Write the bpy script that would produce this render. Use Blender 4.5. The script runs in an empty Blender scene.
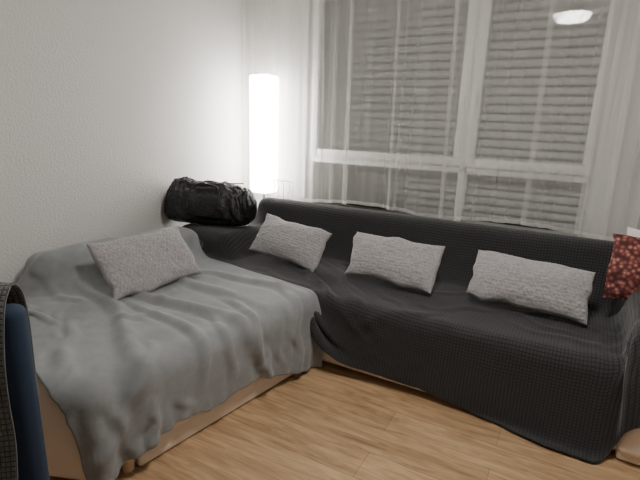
import bpy, bmesh, math, random
import numpy as np
from mathutils import Matrix, Vector, Euler
random.seed(4); rng=np.random.default_rng(7)
sc=bpy.context.scene
col=sc.collection

# ------------------------------------------------------------------ helpers
def link(o,parent=None):
    col.objects.link(o)
    if parent: o.parent=parent
    return o
def empty(name,loc=(0,0,0)):
    e=bpy.data.objects.new(name,None); e.empty_display_size=.1; e.location=(0,0,0); return link(e)
def mesh_obj(name,verts,faces,mat=None,parent=None,smooth=True,uv=None):
    me=bpy.data.meshes.new(name); me.from_pydata([tuple(map(float,v)) for v in verts],[],faces); me.update()
    if smooth: me.polygons.foreach_set('use_smooth',[True]*len(me.polygons))
    if uv is not None:
        l=me.uv_layers.new(name='UVMap')
        li=np.empty(len(me.loops),dtype=np.int32); me.loops.foreach_get('vertex_index',li)
        l.data.foreach_set('uv',np.asarray(uv,dtype=np.float32)[li].ravel())
    if mat: me.materials.append(mat)
    return link(bpy.data.objects.new(name,me),parent)
def box(name,lo,hi,mat,parent=None,bevel=0,seg=2):
    bm=bmesh.new(); bmesh.ops.create_cube(bm,size=1)
    lo=Vector(lo);hi=Vector(hi)
    for v in bm.verts: v.co=Vector([(lo[k]+hi[k])/2+v.co[k]*(hi[k]-lo[k]) for k in range(3)])
    if bevel>0: bmesh.ops.bevel(bm,geom=bm.edges[:],offset=bevel,segments=seg,profile=.5,affect='EDGES')
    me=bpy.data.meshes.new(name); bm.to_mesh(me); bm.free(); me.materials.append(mat)
    if bevel>0: me.polygons.foreach_set('use_smooth',[True]*len(me.polygons))
    return link(bpy.data.objects.new(name,me),parent)
def obox(name,c,half,rz,tilt,mat,parent,bevel=.04,seg=4):
    o=box(name,[-h for h in half],half,mat,parent,bevel,seg)
    o.matrix_world=Matrix.Translation(c)@Matrix.Rotation(rz,4,'Z')@Matrix.Rotation(tilt,4,'X')
    return o
def tube(name,pts,r,mat,parent=None,cyclic=False,res=6):
    cu=bpy.data.curves.new(name,'CURVE'); cu.dimensions='3D'; cu.bevel_depth=r; cu.bevel_resolution=res
    s=cu.splines.new('NURBS'); s.points.add(len(pts)-1)
    for p,q in zip(s.points,pts): p.co=(*q,1)
    s.order_u=3; s.use_endpoint_u=True; s.use_cyclic_u=cyclic; s.resolution_u=8
    cu.materials.append(mat); cu.use_fill_caps=True
    return link(bpy.data.objects.new(name,cu),parent)
def cyl(name,c,r,h,mat,parent=None,r2=None,n=32):
    bm=bmesh.new(); bmesh.ops.create_cone(bm,cap_ends=True,segments=n,radius1=r,radius2=r if r2 is None else r2,depth=h)
    bmesh.ops.translate(bm,verts=bm.verts,vec=c)
    me=bpy.data.meshes.new(name); bm.to_mesh(me); bm.free(); me.materials.append(mat)
    return link(bpy.data.objects.new(name,me),parent)

# ------------------------------------------------------------------ materials
def mat(name,color,rough=.6,bump=None,spec=.5,sheen=0,metal=0,var=None):
    m=bpy.data.materials.new(name); m.use_nodes=True; nt=m.node_tree; N=nt.nodes; L=nt.links
    b=N['Principled BSDF']; b.inputs['Base Color'].default_value=(*color,1); b.inputs['Roughness'].default_value=rough
    b.inputs['Specular IOR Level'].default_value=spec; b.inputs['Metallic'].default_value=metal
    if sheen: b.inputs['Sheen Weight'].default_value=sheen; b.inputs['Sheen Roughness'].default_value=.5
    tc=N.new('ShaderNodeTexCoord')
    if bump:
        sc_,st,dist=bump
        n=N.new('ShaderNodeTexNoise'); n.inputs['Scale'].default_value=sc_; n.inputs['Detail'].default_value=4
        L.new(tc.outputs['Object'],n.inputs['Vector'])
        bp=N.new('ShaderNodeBump'); bp.inputs['Strength'].default_value=st; bp.inputs['Distance'].default_value=dist
        L.new(n.outputs['Fac'],bp.inputs['Height']); L.new(bp.outputs['Normal'],b.inputs['Normal'])
    if var:
        s2,c2=var
        n=N.new('ShaderNodeTexNoise'); n.inputs['Scale'].default_value=s2; n.inputs['Detail'].default_value=8; n.inputs['Roughness'].default_value=.68
        L.new(tc.outputs['Object'],n.inputs['Vector'])
        r=N.new('ShaderNodeValToRGB'); r.color_ramp.elements[0].position=.36; r.color_ramp.elements[1].position=.64
        r.color_ramp.elements[0].color=(*color,1); r.color_ramp.elements[1].color=(*c2,1)
        L.new(n.outputs['Fac'],r.inputs['Fac']); L.new(r.outputs['Color'],b.inputs['Base Color'])
    return m
M_wall=mat('plaster_wall',(.73,.725,.71),.9,(75,.6,.007),.2)
M_ceil=mat('ceiling_paint',(.8,.8,.79),.9)
M_pvc=mat('white_pvc',(.82,.82,.81),.35)
M_leather=mat('cream_leather',(.76,.65,.54),.5,(60,.15,.003))
M_foot=mat('pale_wood_foot',(.62,.47,.33),.5)
M_shut=mat('shutter_slat',(.62,.65,.62),.5)
M_slit=mat('shutter_slit',(.15,.16,.15),.8)
M_black=mat('black_leather',(.008,.008,.009),.34,(45,.7,.012),.5)
M_navy=mat('navy_fabric',(.010,.024,.052),.85,(250,.3,.002))
M_metal=mat('brushed_metal',(.6,.6,.6),.3,metal=1)
M_zip=mat('black_zip',(.02,.02,.02),.5)
M_pillow=mat('popcorn_fleece',(.31,.30,.305),.95,(260,.6,.003),.1,sheen=.35,var=(60,(.41,.40,.405)))
M_white=mat('white_cushion',(.8,.78,.74),.9)
M_fleece=mat('grey_fleece',(.215,.228,.236),.98,(230,.4,.003),.05,sheen=.3,var=(8,(.275,.289,.296)))

def waffle(name,color,s,dark=.5,bump=.55):
    m=bpy.data.materials.new(name); m.use_nodes=True; nt=m.node_tree; N=nt.nodes; L=nt.links
    b=N['Principled BSDF']; b.inputs['Roughness'].default_value=.95; b.inputs['Specular IOR Level'].default_value=.12
    b.inputs['Sheen Weight'].default_value=.2
    uv=N.new('ShaderNodeUVMap'); sp=N.new('ShaderNodeSeparateXYZ'); L.new(uv.outputs['UV'],sp.inputs[0])
    outs=[]
    for ax in 'XY':
        a=N.new('ShaderNodeMath'); a.operation='MULTIPLY'; a.inputs[1].default_value=math.pi/s; L.new(sp.outputs[ax],a.inputs[0])
        c=N.new('ShaderNodeMath'); c.operation='SINE'; L.new(a.outputs[0],c.inputs[0])
        d=N.new('ShaderNodeMath'); d.operation='ABSOLUTE'; L.new(c.outputs[0],d.inputs[0]); outs.append(d)
    mn=N.new('ShaderNodeMath'); mn.operation='MINIMUM'; L.new(outs[0].outputs[0],mn.inputs[0]); L.new(outs[1].outputs[0],mn.inputs[1])
    mr=N.new('ShaderNodeMapRange'); mr.interpolation_type='SMOOTHSTEP'; mr.inputs[1].default_value=.05; mr.inputs[2].default_value=.75
    mr.inputs[3].default_value=dark; mr.inputs[4].default_value=1.22; L.new(mn.outputs[0],mr.inputs[0])
    mx=N.new('ShaderNodeVectorMath'); mx.operation='SCALE'; mx.inputs[0].default_value=color; L.new(mr.outputs[0],mx.inputs['Scale'])
    L.new(mx.outputs[0],b.inputs['Base Color'])
    bp=N.new('ShaderNodeBump'); bp.inputs['Strength'].default_value=bump; bp.inputs['Distance'].default_value=.004
    L.new(mr.outputs[0],bp.inputs['Height']); L.new(bp.outputs['Normal'],b.inputs['Normal'])
    return m
M_waffle=waffle('charcoal_waffle_cotton',(.040,.040,.042),.015)
M_waffle2=waffle('grey_waffle_towel',(.10,.103,.103),.014,.4,.8)

def floor_mat():
    m=bpy.data.materials.new('oak_laminate'); m.use_nodes=True; nt=m.node_tree; N=nt.nodes; L=nt.links
    b=N['Principled BSDF']; b.inputs['Roughness'].default_value=.5; b.inputs['Specular IOR Level'].default_value=.4
    tc=N.new('ShaderNodeTexCoord')
    br=N.new('ShaderNodeTexBrick'); br.inputs['Scale'].default_value=1; br.inputs['Brick Width'].default_value=1.25; br.inputs['Row Height'].default_value=.165
    br.inputs['Mortar Size'].default_value=.0012; br.inputs['Mortar Smooth'].default_value=.2; br.offset=.37
    br.inputs['Color1'].default_value=(.54,.37,.215,1); br.inputs['Color2'].default_value=(.455,.305,.17,1); br.inputs['Mortar'].default_value=(.25,.155,.085,1)
    L.new(tc.outputs['Object'],br.inputs['Vector'])
    mp=N.new('ShaderNodeMapping'); mp.inputs['Scale'].default_value=(1.3,12,1); L.new(tc.outputs['Object'],mp.inputs['Vector'])
    n=N.new('ShaderNodeTexNoise'); n.inputs['Scale'].default_value=2.4; n.inputs['Detail'].default_value=9; n.inputs['Roughness'].default_value=.65; n.inputs['Distortion'].default_value=1.0
    L.new(mp.outputs[0],n.inputs['Vector'])
    r=N.new('ShaderNodeValToRGB'); r.color_ramp.elements[0].position=.32; r.color_ramp.elements[0].color=(.50,.44,.37,1); r.color_ramp.elements[1].position=.60; r.color_ramp.elements[1].color=(1.08,1.06,1.04,1)
    L.new(n.outputs['Fac'],r.inputs['Fac'])
    mx=N.new('ShaderNodeMix'); mx.data_type='RGBA'; mx.blend_type='MULTIPLY'; mx.inputs['Factor'].default_value=.9
    L.new(br.outputs['Color'],mx.inputs['A']); L.new(r.outputs['Color'],mx.inputs['B']); L.new(mx.outputs['Result'],b.inputs['Base Color'])
    return m
M_floor=floor_mat()
def curtain_mat(name,alpha,color):
    m=bpy.data.materials.new(name); m.use_nodes=True; nt=m.node_tree; N=nt.nodes; L=nt.links
    N.remove(N['Principled BSDF']); o=N['Material Output']
    t=N.new('ShaderNodeBsdfTransparent'); d=N.new('ShaderNodeBsdfDiffuse'); tl=N.new('ShaderNodeBsdfTranslucent')
    d.inputs['Color'].default_value=(*color,1); tl.inputs['Color'].default_value=(*color,1)
    a=N.new('ShaderNodeMixShader'); a.inputs[0].default_value=.35; L.new(d.outputs[0],a.inputs[1]); L.new(tl.outputs[0],a.inputs[2])
    x=N.new('ShaderNodeMixShader'); x.inputs[0].default_value=alpha; L.new(t.outputs[0],x.inputs[1]); L.new(a.outputs[0],x.inputs[2])
    L.new(x.outputs[0],o.inputs['Surface']); return m
M_sheer=curtain_mat('sheer_voile',.30,(.95,.94,.92))
M_hem=curtain_mat('sheer_hem',.66,(.95,.94,.92))
M_drape=curtain_mat('side_drape_voile',.85,(.50,.51,.48))
def emis(name,color,s):
    m=bpy.data.materials.new(name); m.use_nodes=True; nt=m.node_tree; N=nt.nodes; b=N['Principled BSDF']
    b.inputs['Base Color'].default_value=(.9,.88,.84,1)
    b.inputs['Emission Color'].default_value=(*color,1); b.inputs['Emission Strength'].default_value=s; return m
M_shade=emis('lamp_shade_glow',(1,.96,.89),22)
M_ceillamp=emis('ceiling_lamp_glow',(1,.955,.90),106)
def glass():
    m=bpy.data.materials.new('window_glass'); m.use_nodes=True; nt=m.node_tree; N=nt.nodes; L=nt.links
    N.remove(N['Principled BSDF']); o=N['Material Output']
    t=N.new('ShaderNodeBsdfTransparent'); g=N.new('ShaderNodeBsdfGlossy'); g.inputs['Roughness'].default_value=.02
    f=N.new('ShaderNodeFresnel'); f.inputs[0].default_value=1.5; x=N.new('ShaderNodeMixShader')
    L.new(f.outputs[0],x.inputs[0]); L.new(t.outputs[0],x.inputs[1]); L.new(g.outputs[0],x.inputs[2]); L.new(x.outputs[0],o.inputs['Surface']); return m
M_glass=glass()
def floral():
    m=bpy.data.materials.new('red_floral_fabric'); m.use_nodes=True; nt=m.node_tree; N=nt.nodes; L=nt.links
    b=N['Principled BSDF']; b.inputs['Roughness'].default_value=.85
    tc=N.new('ShaderNodeTexCoord'); v=N.new('ShaderNodeTexVoronoi'); v.inputs['Scale'].default_value=48; L.new(tc.outputs['Object'],v.inputs['Vector'])
    r=N.new('ShaderNodeValToRGB'); e=r.color_ramp.elements
    e[0].position=0; e[0].color=(.60,.42,.36,1); e[1].position=.25; e[1].color=(.33,.13,.10,1)
    x=e.new(.5); x.color=(.16,.04,.034,1); y=e.new(.75); y.color=(.05,.012,.012,1)
    L.new(v.outputs['Distance'],r.inputs['Fac']); L.new(r.outputs['Color'],b.inputs['Base Color']); return m
M_floral=floral()

# ------------------------------------------------------------------ room shell
RX,RY,RZ=4.3,-5.6,2.5
WX0,WX1,WZ0,WZ1=.60,2.76,.50,2.36
TZ=1.045  # transom bottom
bwall=empty('wall_back')
box('wall_left_of_window',(-.15,0,0),(WX0,.25,RZ),M_wall,bwall)
box('wall_right_of_window',(WX1,0,0),(RX+.15,.25,RZ),M_wall,bwall)
box('wall_below_window',(WX0,0,0),(WX1,.25,WZ0),M_wall,bwall)
box('wall_above_window',(WX0,0,WZ1),(WX1,.25,RZ),M_wall,bwall)
box('wall_left',(-.15,RY,0),(0,0,RZ),M_wall)
box('wall_right',(RX,RY,0),(RX+.15,0,RZ),M_wall)
box('wall_front',(-.15,RY-.15,0),(RX+.15,RY,RZ),M_wall)
box('floor',(-.15,RY-.15,-.1),(RX+.15,.25,0),M_floor)
box('ceiling',(-.15,RY-.15,RZ),(RX+.15,.25,RZ+.1),M_ceil)
box('baseboard_back',(0.0,-.015,0),(RX,0,.06),M_pvc)
box('baseboard_left',(0,RY,0),(.015,-.015,.06),M_pvc)

# window
win=empty('window_1')
fy0,fy1=.03,.10
def fr(n,x0,x1,z0,z1,y0=fy0,y1=fy1): return box(n,(x0,y0,z0),(x1,y1,z1),M_pvc,win,.005,2)
fr('frame_left',WX0,WX0+.06,WZ0,WZ1); fr('frame_right',WX1-.06,WX1,WZ0,WZ1)
fr('frame_bottom',WX0,WX1,WZ0,WZ0+.05); fr('frame_top',WX0,WX1,WZ1-.05,WZ1)
fr('transom',WX0,WX1,TZ-.02,TZ+.045,fy0-.004,fy1)
mx_=1.91
fr('mullion',mx_-.03,mx_+.03,WZ0,WZ1,fy0-.004,fy1)
for k,(a,b) in enumerate([(WX0+.045,mx_-.012),(mx_+.012,WX1-.045)]):
    y0,y1=.005,.075; z0,z1=TZ+.03,WZ1-.035; t=.06
    fr(f'sash_{k}_l',a,a+t,z0,z1,y0,y1); fr(f'sash_{k}_r',b-t,b,z0,z1,y0,y1)
    fr(f'sash_{k}_b',a+t,b-t,z0,z0+t,y0,y1); fr(f'sash_{k}_t',a+t,b-t,z1-t,z1,y0,y1)
    box(f'glass_{k}',(a+t,.04,z0+t),(b-t,.042,z1-t),M_glass,win)
    box(f'lower_glass_{k}',(a+.02,.06,WZ0+.05),(b-.02,.062,TZ-.02),M_glass,win)
cyl('handle_rose',(mx_+.045,-.002,1.55),.016,.012,M_metal,win)
tube('handle',[(mx_+.045,0,1.55),(mx_+.045,-.04,1.55),(mx_+.045,-.045,1.52),(mx_+.045,-.045,1.43)],.009,M_pvc,win)
# roller shutter
vs=[];fs=[];mi=[]
z=WZ0-.01
prof=[(.014,0),(.014,.008),(-.001,.010),(-.008,.020),(-.008,.036),(-.001,.050),(.008,.056)]
H=.060
rows=[]
while z<WZ1+.02:
    for q,(dy,dz) in enumerate(prof):
        rows.append((.155+dy,z+dz,q))
    z+=H
for i,(y,zz,q) in enumerate(rows):
    vs+= [(WX0+.005,y,zz),(WX1-.005,y,zz)]
    if i: fs.append((2*i-2,2*i-1,2*i+1,2*i)); mi.append(1 if q in (0,1) else 0)
so=mesh_obj('roller_shutter',vs,fs,M_shut,win,smooth=False)
so.data.materials.append(M_slit); so.data.polygons.foreach_set('material_index',mi)
# wire plant stand behind the sofa end
st=empty('wire_plant_stand')
sx,sy=.56,-.27
for k,(zr,rr) in enumerate([(.02,.09),(.62,.075),(.74,.085),(.88,.09)]):
    tube(f'ring_{k}',[(sx+rr*math.cos(t),sy+rr*.5*math.sin(t),zr) for t in np.linspace(0,2*math.pi,16,endpoint=False)],.003,M_metal,st,True,3)
for k in range(10):
    t=2*math.pi*k/10; c_,s_=math.cos(t),.5*math.sin(t)
    tube(f'wire_{k}',[(sx+.09*c_,sy+.09*s_,.003),(sx+.075*c_,sy+.075*s_,.4),(sx+.078*c_,sy+.078*s_,.65),(sx+.09*c_,sy+.09*s_,.88)],.0022,M_metal,st,False,2)

# curtains ---------------------------------------------------------------
def curtain(name,x0,x1,y,zt,zb,m,amp,freqs,seed,nx,hemwave=.01,parent=None,hem=True,pleats=()):
    r=np.random.default_rng(seed)
    xs=np.linspace(0,1,nx); nz=48
    ph=r.uniform(0,6.28,len(freqs))
    V=[];F=[];mi=[]
    warp=xs+.018*np.sin(2*np.pi*2.1*xs+seed)+.010*np.sin(2*np.pi*4.7*xs+2*seed)
    tt=np.concatenate([np.linspace(0,.97,nz-2),[.985,1.0]])
    for k in range(nz):
        t=tt[k]; zz=zt+(zb-zt)*t
        a=amp*(.6+.5*t)
        s=sum(np.sin(2*np.pi*f*warp+p+ .5*t*math.sin(p*3))*w for (f,w),p in zip(freqs,ph))
        s=s*(.45+.55*np.sin(2*np.pi*1.7*xs+seed)**2)
        X=x0+(x1-x0)*xs+ .012*np.sin(2*np.pi*freqs[0][0]*2*warp+ph[0])*(.3+.7*np.sin(2*np.pi*3.1*xs+seed)**2)
        Y=y+a*s
        for (px,pw,pd) in pleats:
            q=(x0+(x1-x0)*xs-(px+.02*t))/pw
            X=X-pd*q*np.exp(-q*q)*2.2
            Y=Y-.012*np.exp(-q*q)
        zh=zz+ (hemwave*np.sin(2*np.pi*2.3*xs+seed)*t)
        for i in range(nx): V.append((X[i],Y[i],zh[i]))
    for k in range(nz-1):
        for i in range(nx-1):
            q=k*nx+i; F.append((q,q+1,q+nx+1,q+nx)); mi.append(1 if (hem and k>=nz-2) else 0)
    o=mesh_obj(name,V,F,m,parent)
    o.data.materials.append(M_hem); o.data.polygons.foreach_set('material_index',mi)
    return o
curtain('sheer_curtain',.40,2.92,-.17,2.44,.73,M_sheer,.022,[(13,.8),(27,.35),(43,.15)],3,1400,.014,
        pleats=[(.62,.018,.03),(.83,.012,.018),(1.05,.016,.026),(1.42,.014,.022),(1.80,.020,.032),(1.93,.016,.03),(2.36,.014,.022),(2.66,.022,.036),(2.80,.018,.03)])
curtain('sheer_curtain',.02,.46,-.10,2.44,.72,M_sheer,.012,[(5,.8),(9,.4)],5,160,.01)
curtain('side_drape',2.99,3.40,-.19,2.44,.25,M_drape,.03,[(5,1),(9,.3)],9,300,.004,None,False)
rail=empty('curtain_rail')
box('rail',(.0,-.2,2.44),(3.45,-.08,2.47),M_pvc,rail,.003)

# ------------------------------------------------------------------ sofa
sofa=empty('corner_sofa')
A9=-math.radians(9)          # chaise frame rotation (p axis = local x)
d=np.array([math.sin(-A9),math.cos(A9)]); p=np.array([d[1],-d[0]])
F0=np.array([1.385,-1.9])
def loc(ac,al): q=F0+p*ac+d*al; return q
R5=.05
boxes=[]   # (center, half, rz, tilt, round)
def addb(name,c,half,rz,tilt,r=R5,m=M_leather):
    boxes.append((np.array(c,float),np.array(half,float),rz,tilt,r))
    return obox(name,c,half,rz,tilt,m,sofa,r,5)
addb('seat_long',(1.65,-.83,.22),(1.33,.48,.20),0,0)
addb('backrest_long',(1.755,-.50,.47),(1.245,.11,.29),0,math.radians(-10),.06)
addb('armrest',(3.07,-.84,.325),(.13,.50,.305),0,0,.06)
c=loc(-.60,.17); addb('seat_chaise',(c[0],c[1],.245),(.60,.73,.175),A9,0,.06)
addb('seat_chaise_end',(.789,-2.467,.22),(.45,.25,.20),math.radians(22),0,.05)
c=loc(-1.14,.11); addb('backrest_chaise',(c[0],c[1],.36),(.10,.49,.24),A9,0,.06)
addb('corner_backrest',(.41,-.74,.33),(.26,.31,.25),math.radians(-8),0,.06)
def foot(n,x,y): 
    cyl(n,(x,y,.04),.022,.085,M_foot,sofa,r2=.032,n=20)
for i,(ac,al) in enumerate([(-.05,-.52),(-1.1,-.47),(-.08,.3)]):
    q=loc(ac,al); foot(f'foot_chaise_{i}',q[0],q[1])
foot('foot_chaise_end',.56,-2.78)
obox('plinth_chaise',(*loc(-.6,.2),.05),(.585,.69,.045),A9,0,M_leather,sofa,.01)
box('plinth_arm',(2.955,-1.315,.008),(3.19,-.42,.16),M_leather,sofa,.012)

def sdf(P):
    best=None
    for c,h,rz,tl,r in boxes:
        q=P-c
        cz,sz=math.cos(-rz),math.sin(-rz)
        x=q[...,0]*cz-q[...,1]*sz; y=q[...,0]*sz+q[...,1]*cz; z=q[...,2]
        ct,st=math.cos(-tl),math.sin(-tl)
        y,z=y*ct-z*st,y*st+z*ct
        ax=np.abs(x)-h[0]+r; ay=np.abs(y)-h[1]+r; az=np.abs(z)-h[2]+r
        o=np.sqrt(np.maximum(ax,0)**2+np.maximum(ay,0)**2+np.maximum(az,0)**2)+np.minimum(np.maximum(ax,np.maximum(ay,az)),0)-r
        best=o if best is None else np.minimum(best,o)
    return best
def height(X,Y,lo=.0):
    P=np.stack([X,Y,np.full_like(X,1.2)],-1)
    for _ in range(60):
        P[...,2]-=np.clip(sdf(P),0,.2)*.9
        P[...,2]=np.maximum(P[...,2],lo)
    return P[...,2]
def blur(a,s):
    k=np.exp(-.5*(np.arange(-3*s,3*s+1)/s)**2); k/=k.sum(); n=3*s
    b=np.pad(a,n,mode='edge')
    b=np.apply_along_axis(lambda v:np.convolve(v,k,'valid'),0,b)
    b=np.apply_along_axis(lambda v:np.convolve(v,k,'valid'),1,b); return b
def noise2(m,n,cells,seed):
    r=np.random.default_rng(seed); out=np.zeros((m,n))
    for (cm,cn,w) in cells:
        g=r.normal(size=(cm+3,cn+3)); 
        y=np.linspace(0,cm,m); x=np.linspace(0,cn,n)
        yi=y.astype(int); xi=x.astype(int); fy=y-yi; fx=x-xi
        fy=fy*fy*(3-2*fy); fx=fx*fx*(3-2*fx)
        a=g[np.ix_(yi,xi)];b=g[np.ix_(yi,xi+1)];c=g[np.ix_(yi+1,xi)];dd=g[np.ix_(yi+1,xi+1)]
        out+=w*((a*(1-fx)+b*fx)*(1-fy)[:,None]+(c*(1-fx)+dd*fx)*fy[:,None])
    return out
def simulate(P,steps,iters,thick,g=-6.0,dt=.011,excess=None,bend=.12,fric=.25,sdf=sdf):
    m,n,_=P.shape; Q=P.copy()
    cons=[]
    def add(dm,dn,kk,par,jac=False):
        if jac: combos=[(slice(0,m-dm),slice(dm,m),slice(0,n-dn),slice(dn,n))]
        elif dn<0:
            combos=[(slice(s,m-dm,2),slice(s+dm,m,2),slice(-dn,n),slice(0,n+dn)) for s in (0,1)]
        elif par=='r': combos=[(slice(s,m-dm,2),slice(s+dm,m,2),slice(0,n-dn),slice(dn,n)) for s in (0,1)]
        else: combos=[(slice(0,m-dm),slice(dm,m),slice(s,n-dn,2),slice(s+dn,n,2)) for s in (0,1)]
        for r0,r1,c0,c1 in combos:
            L=np.linalg.norm(P[r1,c1]-P[r0,c0],axis=-1)
            if excess is not None: L=L*(.5*(excess[r0,c0]+excess[r1,c1]))
            cons.append((r0,r1,c0,c1,L,kk))
    add(0,1,.5,'c'); add(1,0,.5,'r'); add(1,1,.35,'r'); add(1,-1,.35,'r')
    add(0,2,bend*.5,'',True); add(2,0,bend*.5,'',True)
    for st in range(steps):
        V=(P-Q)*.985; 
        vl=np.linalg.norm(V,axis=-1,keepdims=True); V*=np.minimum(1,.02/np.maximum(vl,1e-9))
        Q=P.copy(); P=P+V; P[...,2]+=g*dt*dt
        for it in range(iters):
            for r0,r1,c0,c1,L,kk in cons:
                D=P[r1,c1]-P[r0,c0]; l=np.sqrt((D*D).sum(-1))+1e-9
                cc=(kk*(l-L)/l)[...,None]*D
                P[r0,c0]+=cc; P[r1,c1]-=cc
        s=sdf(P)-thick; hit=s<0
        if hit.any():
            H_=P[hit]; e=.002; s0=s[hit]
            nx=sdf(H_+[e,0,0])-sdf(H_-[e,0,0]); ny=sdf(H_+[0,e,0])-sdf(H_-[0,e,0]); nz=sdf(H_+[0,0,e])-sdf(H_-[0,0,e])
            nn=np.stack([nx,ny,nz],-1); nn/=np.linalg.norm(nn,axis=-1,keepdims=True)+1e-9
            H_=H_-nn*s0[:,None]
            P[hit]=H_; Q[hit]=H_-(H_-Q[hit])*fric
        P[...,2]=np.maximum(P[...,2],.012); P[...,0]=np.maximum(P[...,0],.015); P[...,1]=np.minimum(P[...,1],-.215)
    return P
def ridges(P,ds,lst,wk=1.0):
    """raise soft creases (u0,v0,u1,v1,amp,width) along cloth normals; u=column metres, v=row metres"""
    m,n,_=P.shape
    du=np.gradient(P,axis=1); dv=np.gradient(P,axis=0)
    N=np.cross(du,dv); N/=np.linalg.norm(N,axis=-1,keepdims=True)+1e-9
    if N[...,2].mean()<0: N=-N
    U,V=np.meshgrid(np.arange(n)*ds,np.arange(m)*ds)
    tot=np.zeros((m,n))
    for k,(u0,v0,u1,v1,a,w) in enumerate(lst):
        L=math.hypot(u1-u0,v1-v0); ux,vx=(u1-u0)/L,(v1-v0)/L
        t=((U-u0)*ux+(V-v0)*vx)/L; s=(U-u0)*(-vx)+(V-v0)*ux
        s=s+.045*np.sin(t*4.2+k*1.7)*L+.014*np.sin(t*11+k)
        env=np.clip(1-np.abs(2*t-1)**3,0,1)*(t>0)*(t<1)
        ww=w*(.7+.7*t)*wk
        tot+=a*env*(np.exp(-(s/ww)**2)-.35*np.exp(-((s-1.7*ww)/ww)**2))
    return P+N*tot[...,None]
def cloth_obj(name,P,ds,mat_,th):
    m,n,_=P.shape
    idx=np.arange(m*n).reshape(m,n)
    F=np.stack([idx[:-1,:-1],idx[:-1,1:],idx[1:,1:],idx[1:,:-1]],-1).reshape(-1,4).tolist()
    jj,ii=np.meshgrid(np.arange(n)*ds,np.arange(m)*ds); uv=np.stack([jj.ravel(),ii.ravel()],-1)
    o=mesh_obj(name,P.reshape(-1,3),F,mat_,None,True,uv)
    me=o.data
    if sum(pl.normal.z for pl in me.polygons)<0: me.flip_normals()
    s=o.modifiers.new('sub','SUBSURF'); s.levels=1; s.render_levels=1
    so=o.modifiers.new('sol','SOLIDIFY'); so.thickness=th; so.offset=1
    return o

# --- dark waffle cover on long section
ds=.018
xs=np.arange(.07,3.20,ds); n=len(xs)
ysf=np.arange(-1.33,-.24,.01); 
gx,gy=np.meshgrid(xs,ysf)
Hh=height(gx,gy,lo=.30); Hh=np.maximum(blur(Hh,2),0)
back_len=int(1.62/ds); over=int(.32/ds)
P=np.zeros((back_len+over,n,3))
for j in range(n):
    dz=np.diff(Hh[:,j]); arc=np.concatenate([[0],np.cumsum(np.sqrt(dz**2+.01**2))])
    a=np.arange(back_len)*ds
    yy=np.interp(a,arc,ysf); zz=np.interp(a,arc,Hh[:,j])
    ex=np.maximum(a-arc[-1],0)
    zz=zz-ex; base=Hh[0,j]
    P[over:,j,0]=xs[j]; P[over:,j,1]=yy; P[over:,j,2]=zz+.012
    hl=.61+.30*np.clip((xs[j]-2.1)/.6,0,1)+.10*np.clip((xs[j]-2.85)/.2,0,1)+.03*math.sin(xs[j]*5)
    k=np.arange(over,0,-1)*ds*hl
    P[:over,j,0]=xs[j]; P[:over,j,1]=ysf[0]-k*.15; P[:over,j,2]=base+.012-k*.98
m_=P.shape[0]
exc=1+.010*np.abs(noise2(m_,n,[(6,10,1),(12,22,.6)],11))+.002
P+= (noise2(m_,n,[(14,26,.004),(25,50,.002)],12))[...,None]*np.array([.3,.3,1])
P[...,2]=np.maximum(P[...,2],.013)
Pd=simulate(P,120,5,.008,excess=exc,bend=.2,fric=.2)
r=np.random.default_rng(5); L_=[]
o9=.09
L_+= [(.78+o9,.95,1.43+o9,.34,.020,.020),(.90+o9,1.02,1.58+o9,.42,.017,.018),(.63+o9,.80,1.28+o9,.50,.015,.016),(1.08+o9,.90,1.78+o9,.30,.015,.02),(.98+o9,.75,1.68+o9,.22,.014,.016)]
for k in range(15):
    u=r.uniform(1.3,2.8); v=r.uniform(.40,.95); L_.append((u,v,u+r.uniform(.2,.6)*r.choice([-1,1]),v+r.uniform(-.22,.22),r.uniform(.005,.010),r.uniform(.012,.022)))
for k in range(9):
    u=r.uniform(1.5,2.9); L_.append((u,r.uniform(.25,.38),u+r.uniform(-.15,.15),.0,r.uniform(.003,.007),r.uniform(.014,.03)))
for k in range(4):
    u=2.83+.08*k; L_.append((u-.05,.85,u,.05,.010,.018))
Pd=ridges(Pd,ds,L_)
cloth_obj('sofa_cover',Pd,ds,M_waffle,.004)

# --- grey fleece blanket on chaise
ds2=.0155
acs=np.arange(-1.34,-.0,.01)
als=np.arange(.60,-.72,-ds2); m2=len(als)
ga,gl=np.meshgrid(acs,np.clip(als,-.50,.6))
WXg=F0[0]+p[0]*ga+d[0]*gl; WYg=F0[1]+p[1]*ga+d[1]*gl
Hg=height(WXg,WYg,lo=.25); Hg=np.maximum(blur(Hg,3),0)
nb=int(1.58/ds2); no=int(.26/ds2)
P=np.zeros((m2,nb+no,3))
for i in range(m2):
    h=Hg[i][::-1]; ac=acs[::-1]; al=als[i]
    arc=np.concatenate([[0],np.cumsum(np.sqrt(np.diff(h)**2+.01**2))])
    a=np.arange(nb)*ds2
    A=np.interp(a,arc,ac); Z=np.interp(a,arc,h)-np.maximum(a-arc[-1],0)
    hs=.58+.55*np.clip((al-.15)/.4,0,1)+.14*np.clip((-.4-al)/.2,0,1)+.04*math.sin(al*9)
    ov=np.arange(1,no+1)*ds2*hs
    A=np.concatenate([A[::-1],ov*.5]); Z=np.concatenate([Z[::-1],Z[0]-ov*.87])
    P[i,:,0]=F0[0]+p[0]*A+d[0]*al; P[i,:,1]=F0[1]+p[1]*A+d[1]*al; P[i,:,2]=Z+.03
n2=nb+no
exc=1+.025*np.abs(noise2(m2,n2,[(4,6,1),(9,12,.7)],21))+.008
exc+=.03*np.clip((np.arange(n2)-nb+25)/40,0,1)[None,:]
P+= (noise2(m2,n2,[(7,9,.012),(14,20,.006)],22))[...,None]*np.array([.2,.2,1])
Pg=simulate(P,200,5,.024,excess=exc,bend=.10,fric=.3)
r=np.random.default_rng(15)
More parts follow.
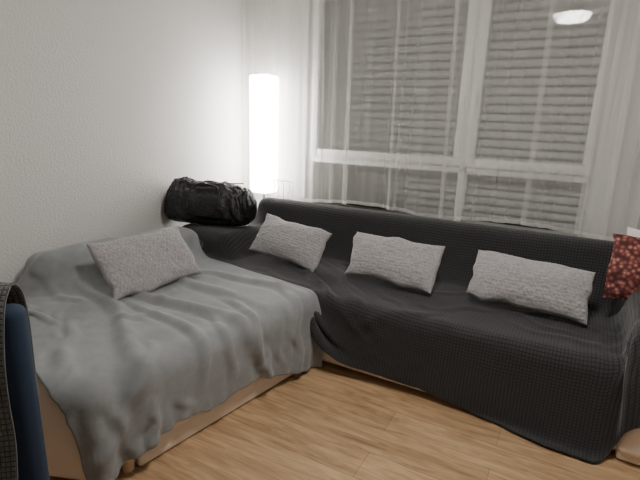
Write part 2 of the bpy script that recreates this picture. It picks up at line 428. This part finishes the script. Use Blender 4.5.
L_=[(.75,.25,1.50,.04,.022,.030),(.62,.40,1.45,.30,.026,.034),(.62,.62,1.74,.50,.030,.032),(.85,.70,1.80,.86,.022,.024),
    (.52,.80,1.70,1.05,.028,.036),(1.15,.42,1.82,.46,.026,.022),
    (.40,.12,.95,.50,.022,.035),(.33,.45,.45,1.20,.022,.034),(.12,.7,.50,1.30,.020,.030),(1.2,.02,1.75,.30,.020,.024),
    (.95,1.00,1.32,1.30,.022,.028),(.60,1.05,.85,1.30,.018,.028),(1.30,.92,1.74,1.26,.026,.032),(1.25,.58,1.80,.66,.018,.020)]
for k in range(8):
    v=r.uniform(.02,1.3); L_.append((r.uniform(1.40,1.56),v,1.86,v+r.uniform(-.10,.10),r.uniform(.010,.022),r.uniform(.018,.034)))
for k in range(14):
    u=r.uniform(.35,1.35);v=r.uniform(.1,1.2); an=r.uniform(-1.3,1.3); l_=r.uniform(.15,.45); L_.append((u,v,u+l_*math.cos(an),v+l_*math.sin(an),r.uniform(.005,.012),r.uniform(.014,.024)))
Pg=ridges(Pg,ds2,L_,.82)
cloth_obj('throw_blanket',Pg,ds2,M_fleece,.006)

# ------------------------------------------------------------------ pillows
def pillow(name,W,Hh_,T,center,width_dir,lean,roll,m,bumpy=True,seed=0,pat=.021):
    nx,ny=(160,100) if bumpy else (50,36)
    u=np.linspace(-1,1,nx); v=np.linspace(-1,1,ny); U,Vv=np.meshgrid(u,v)
    th=T/2*np.power(np.clip((1-np.abs(U)**2.6)*(1-np.abs(Vv)**2.4),0,1),.5)
    th*=1+.10*noise2(ny,nx,[(3,4,1)],seed+5)
    X=W/2*U*(1-.045*(1-Vv**2)); Y=Hh_/2*Vv*(1-.05*(1-U**2))
    X=X+.006*noise2(ny,nx,[(5,6,1)],seed+1); Y=Y+.006*noise2(ny,nx,[(5,6,1)],seed+2)
    if bumpy:
        xj=X+.004*noise2(ny,nx,[(14,22,1)],seed+3); yj=Y+.004*noise2(ny,nx,[(14,22,1)],seed+9)
        ph=pat*.866; row=np.floor(yj/ph+.5); b=np.zeros_like(X)
        for dr in (-1,0,1):
            rr=row+dr; ox=(np.mod(rr,2))*.5
            cx=(np.floor(xj/pat-ox+.5)+ox)*pat; cy=rr*ph
            d2=((xj-cx)**2+(yj-cy)**2)/(pat*.60)**2
            b=np.maximum(b,np.sqrt(np.clip(1-d2,0,1)))
        b=b*.0075*(1+.25*noise2(ny,nx,[(18,28,1)],seed+4))
    else: b=0
    top=np.stack([X,Y,th+b],-1); bot=np.stack([X,Y,-th-b],-1)
    V=np.concatenate([top.reshape(-1,3),bot.reshape(-1,3)])
    idx=np.arange(nx*ny).reshape(ny,nx)
    f1=np.stack([idx[:-1,:-1],idx[:-1,1:],idx[1:,1:],idx[1:,:-1]],-1).reshape(-1,4)
    f2=(f1+nx*ny)[:,::-1]
    ring=np.concatenate([idx[0,:],idx[1:,-1],idx[-1,-2::-1],idx[-2:0:-1,0]])
    r2=np.roll(ring,-1)
    f3=np.stack([ring,ring+nx*ny,r2+nx*ny,r2],-1)
    o=mesh_obj(name,V,np.concatenate([f1,f2,f3]).tolist(),m)
    wx=Vector(width_dir).normalized(); up=Vector((0,0,1)); nrm=wx.cross(up)
    y=(up*math.cos(lean)-nrm*math.sin(lean)); z=wx.cross(y)
    R=Matrix((wx,y,z)).transposed().to_4x4()
    o.matrix_world=Matrix.Translation(center)@R@Matrix.Rotation(roll,4,'Z')
    return o
pillow('throw_pillow',.58,.265,.12,(2.50,-.90,.580),(1,.0,0),math.radians(35),math.radians(-2),M_pillow,True,1)
pillow('throw_pillow',.56,.28,.12,(1.765,-.92,.580),(1,-.02,0),math.radians(35),math.radians(-1),M_pillow,True,2)
pillow('throw_pillow',.55,.28,.11,(1.03,-.90,.580),(1,-.05,0),math.radians(35),math.radians(-6),M_pillow,True,3)
pillow('throw_pillow',.55,.33,.12,(.65,-1.73,.585),(d[0],d[1],0),math.radians(40),math.radians(2),M_pillow,True,4)
pillow('patterned_cushion',.31,.31,.10,(2.99,-.80,.715),(1,.12,0),math.radians(20),math.radians(-4),M_floral,False,6)
pillow('white_cushion',.32,.31,.09,(3.06,-.67,.735),(1,.1,0),math.radians(16),0,M_white,False,8)

# ------------------------------------------------------------------ duffel bag (soft, slouched)
bag=empty('duffel_bag')
nu,nv=140,96
NS=noise2(nu,nv+1,[(14,12,.6),(30,24,.35),(60,44,.15)],77); NS[:,-1]=NS[:,0]
bl=np.linspace(0,1,nv+1)[None,:]**6; NS=NS*(1-bl)+NS[:,:1]*bl
V=[];F=[]
BW,BH,BD=.305,.155,.14
def sp(v,e): return math.copysign(abs(v)**e,v)
for i in range(nu):
    a=-math.pi/2+math.pi*i/(nu-1)
    for j in range(nv):
        b=2*math.pi*j/nv
        ca=max(math.cos(a),1e-4)
        x=BW*sp(math.sin(a),.45); rr=ca**.22
        y=BD*rr*sp(math.cos(b),.7); z=BH*rr*sp(math.sin(b),.45)
        up=max(z/BH,0)
        y*=1-.62*up**1.5
        x*=1-.08*up+.05*(1-up)
        z+=up*(.018*math.sin(x*7+2.4)+.012*math.sin(x*21+.5)-.018*math.exp(-(x/.09)**2))
        k=-.020*abs(NS[i,j])+.006+.004*math.sin(x*70+z*50)
        l_=math.hypot(y,z)+1e-6; 
        if z<-.12: k*=.2
        y*=1+k/l_; z*=1+k/l_
        V.append((x,y,z))
for i in range(nu-1):
    for j in range(nv):
        F.append((i*nv+j,(i+1)*nv+j,(i+1)*nv+(j+1)%nv,i*nv+(j+1)%nv))
body=mesh_obj('body',V,F,M_black,bag)
MB=Matrix.Translation((.325,-.87,.758))@Matrix.Rotation(math.radians(20),4,'Z')
body.matrix_world=MB
for s in (-1,1):
    h=tube(f'handle_{s}',[(-.12,s*.14,-.02),(-.12,s*.135,.04),(-.11,s*.10,.115),(-.06,s*.065,.15),(.03,s*.07,.135),(.09,s*.085,.13),(.12,s*.135,.04),(.12,s*.14,-.02)],.007,M_black,bag); h.matrix_world=MB
zz=tube('zip',[(-.25,0,.14),(-.1,0,.150),(.1,0,.140),(.25,0,.15)],.005,M_zip,bag); zz.matrix_world=MB

# ------------------------------------------------------------------ floor lamp in corner
lamp=empty('floor_lamp')
lx,ly=.33,-.22
cyl('base',(lx,ly,.012),.11,.024,M_pvc,lamp)
cyl('pole',(lx,ly,.40),.012,.76,M_metal,lamp)
box('shade',(lx-.09,ly-.09,.76),(lx+.09,ly+.09,1.70),M_shade,lamp,.02,3)
cyl('top_ring',(lx,ly,1.705),.05,.01,M_pvc,lamp)
# ceiling lamp
cl=empty('ceiling_lamp')
cyl('base_plate',(2.36,-2.1,2.485),.17,.03,M_pvc,cl,n=48)
cyl('diffuser',(2.36,-2.1,2.44),.14,.06,M_ceillamp,cl,r2=.17,n=48)

# ------------------------------------------------------------------ navy chair with towel (turned towards the room)
MC=Matrix.Translation((1.535,-2.835,0))@Matrix.Rotation(math.radians(40),4,'Z')@Matrix.Translation((-1.24,2.70,0))
ch=empty('upholstered_chair')
box('back',(.62,-2.765,.10),(1.24,-2.70,.925),M_navy,ch,.025,4)
box('seat',(.64,-3.30,.20),(1.23,-2.75,.40),M_navy,ch,.04,4)
for i,(x,y) in enumerate([(.68,-3.24),(1.17,-3.24),(.68,-2.74),(1.17,-2.74)]): cyl(f'leg_{i}',(x,y,.10),.018,.20,M_foot,ch,r2=.025)
ch.matrix_world=MC
dz_=.085
nx,ny=64,130; prof=[(-2.680,.50),(-2.680,.80),(-2.69,.86),(-2.735,.90),(-2.78,.86),(-2.79,.80),(-2.795,.62),(-2.80,.38),(-2.85,.325),(-3.1,.322)]
pa=np.array(prof); pa[:,1]+=dz_; arc=np.concatenate([[0],np.cumsum(np.linalg.norm(np.diff(pa,axis=0),axis=1))])
t=np.linspace(0,arc[-1],ny); PY=np.interp(t,arc,pa[:,0]); PZ=np.interp(t,arc,pa[:,1])
for _ in range(10):
    PY[1:-1]=(PY[:-2]+PY[1:-1]*2+PY[2:])/4; PZ[1:-1]=(PZ[:-2]+PZ[1:-1]*2+PZ[2:])/4
P=np.zeros((ny,nx,3)); xx=np.linspace(.68,1.215,nx)
nz=noise2(ny,nx,[(3,7,.014),(6,14,.008)],31)
P[...,0]=xx[None,:]+.010*noise2(ny,nx,[(5,2,1)],33); P[...,1]=PY[:,None]-np.abs(nz)*np.sign(t-.38)[:,None]; P[...,2]=PZ[:,None]+np.abs(nz)
tw=cloth_obj('waffle_towel',P,.01,M_waffle2,.006); tw.matrix_world=MC

# ------------------------------------------------------------------ world, camera
w=bpy.data.worlds.new('World'); sc.world=w; w.use_nodes=True
w.node_tree.nodes['Background'].inputs[0].default_value=(.02,.025,.04,1); w.node_tree.nodes['Background'].inputs[1].default_value=.3
cd=bpy.data.cameras.new('camera'); cam=bpy.data.objects.new('camera',cd); link(cam); sc.camera=cam
cd.sensor_width=36; cd.lens=460/640*36; cd.clip_start=.05
cam.matrix_world=Matrix.Translation((2.63,-3.40,1.36))@Matrix.Rotation(math.radians(28.7),4,'Z')@Matrix.Rotation(math.radians(90-14.5),4,'X')@Matrix.Rotation(math.radians(1.9),4,'Z')
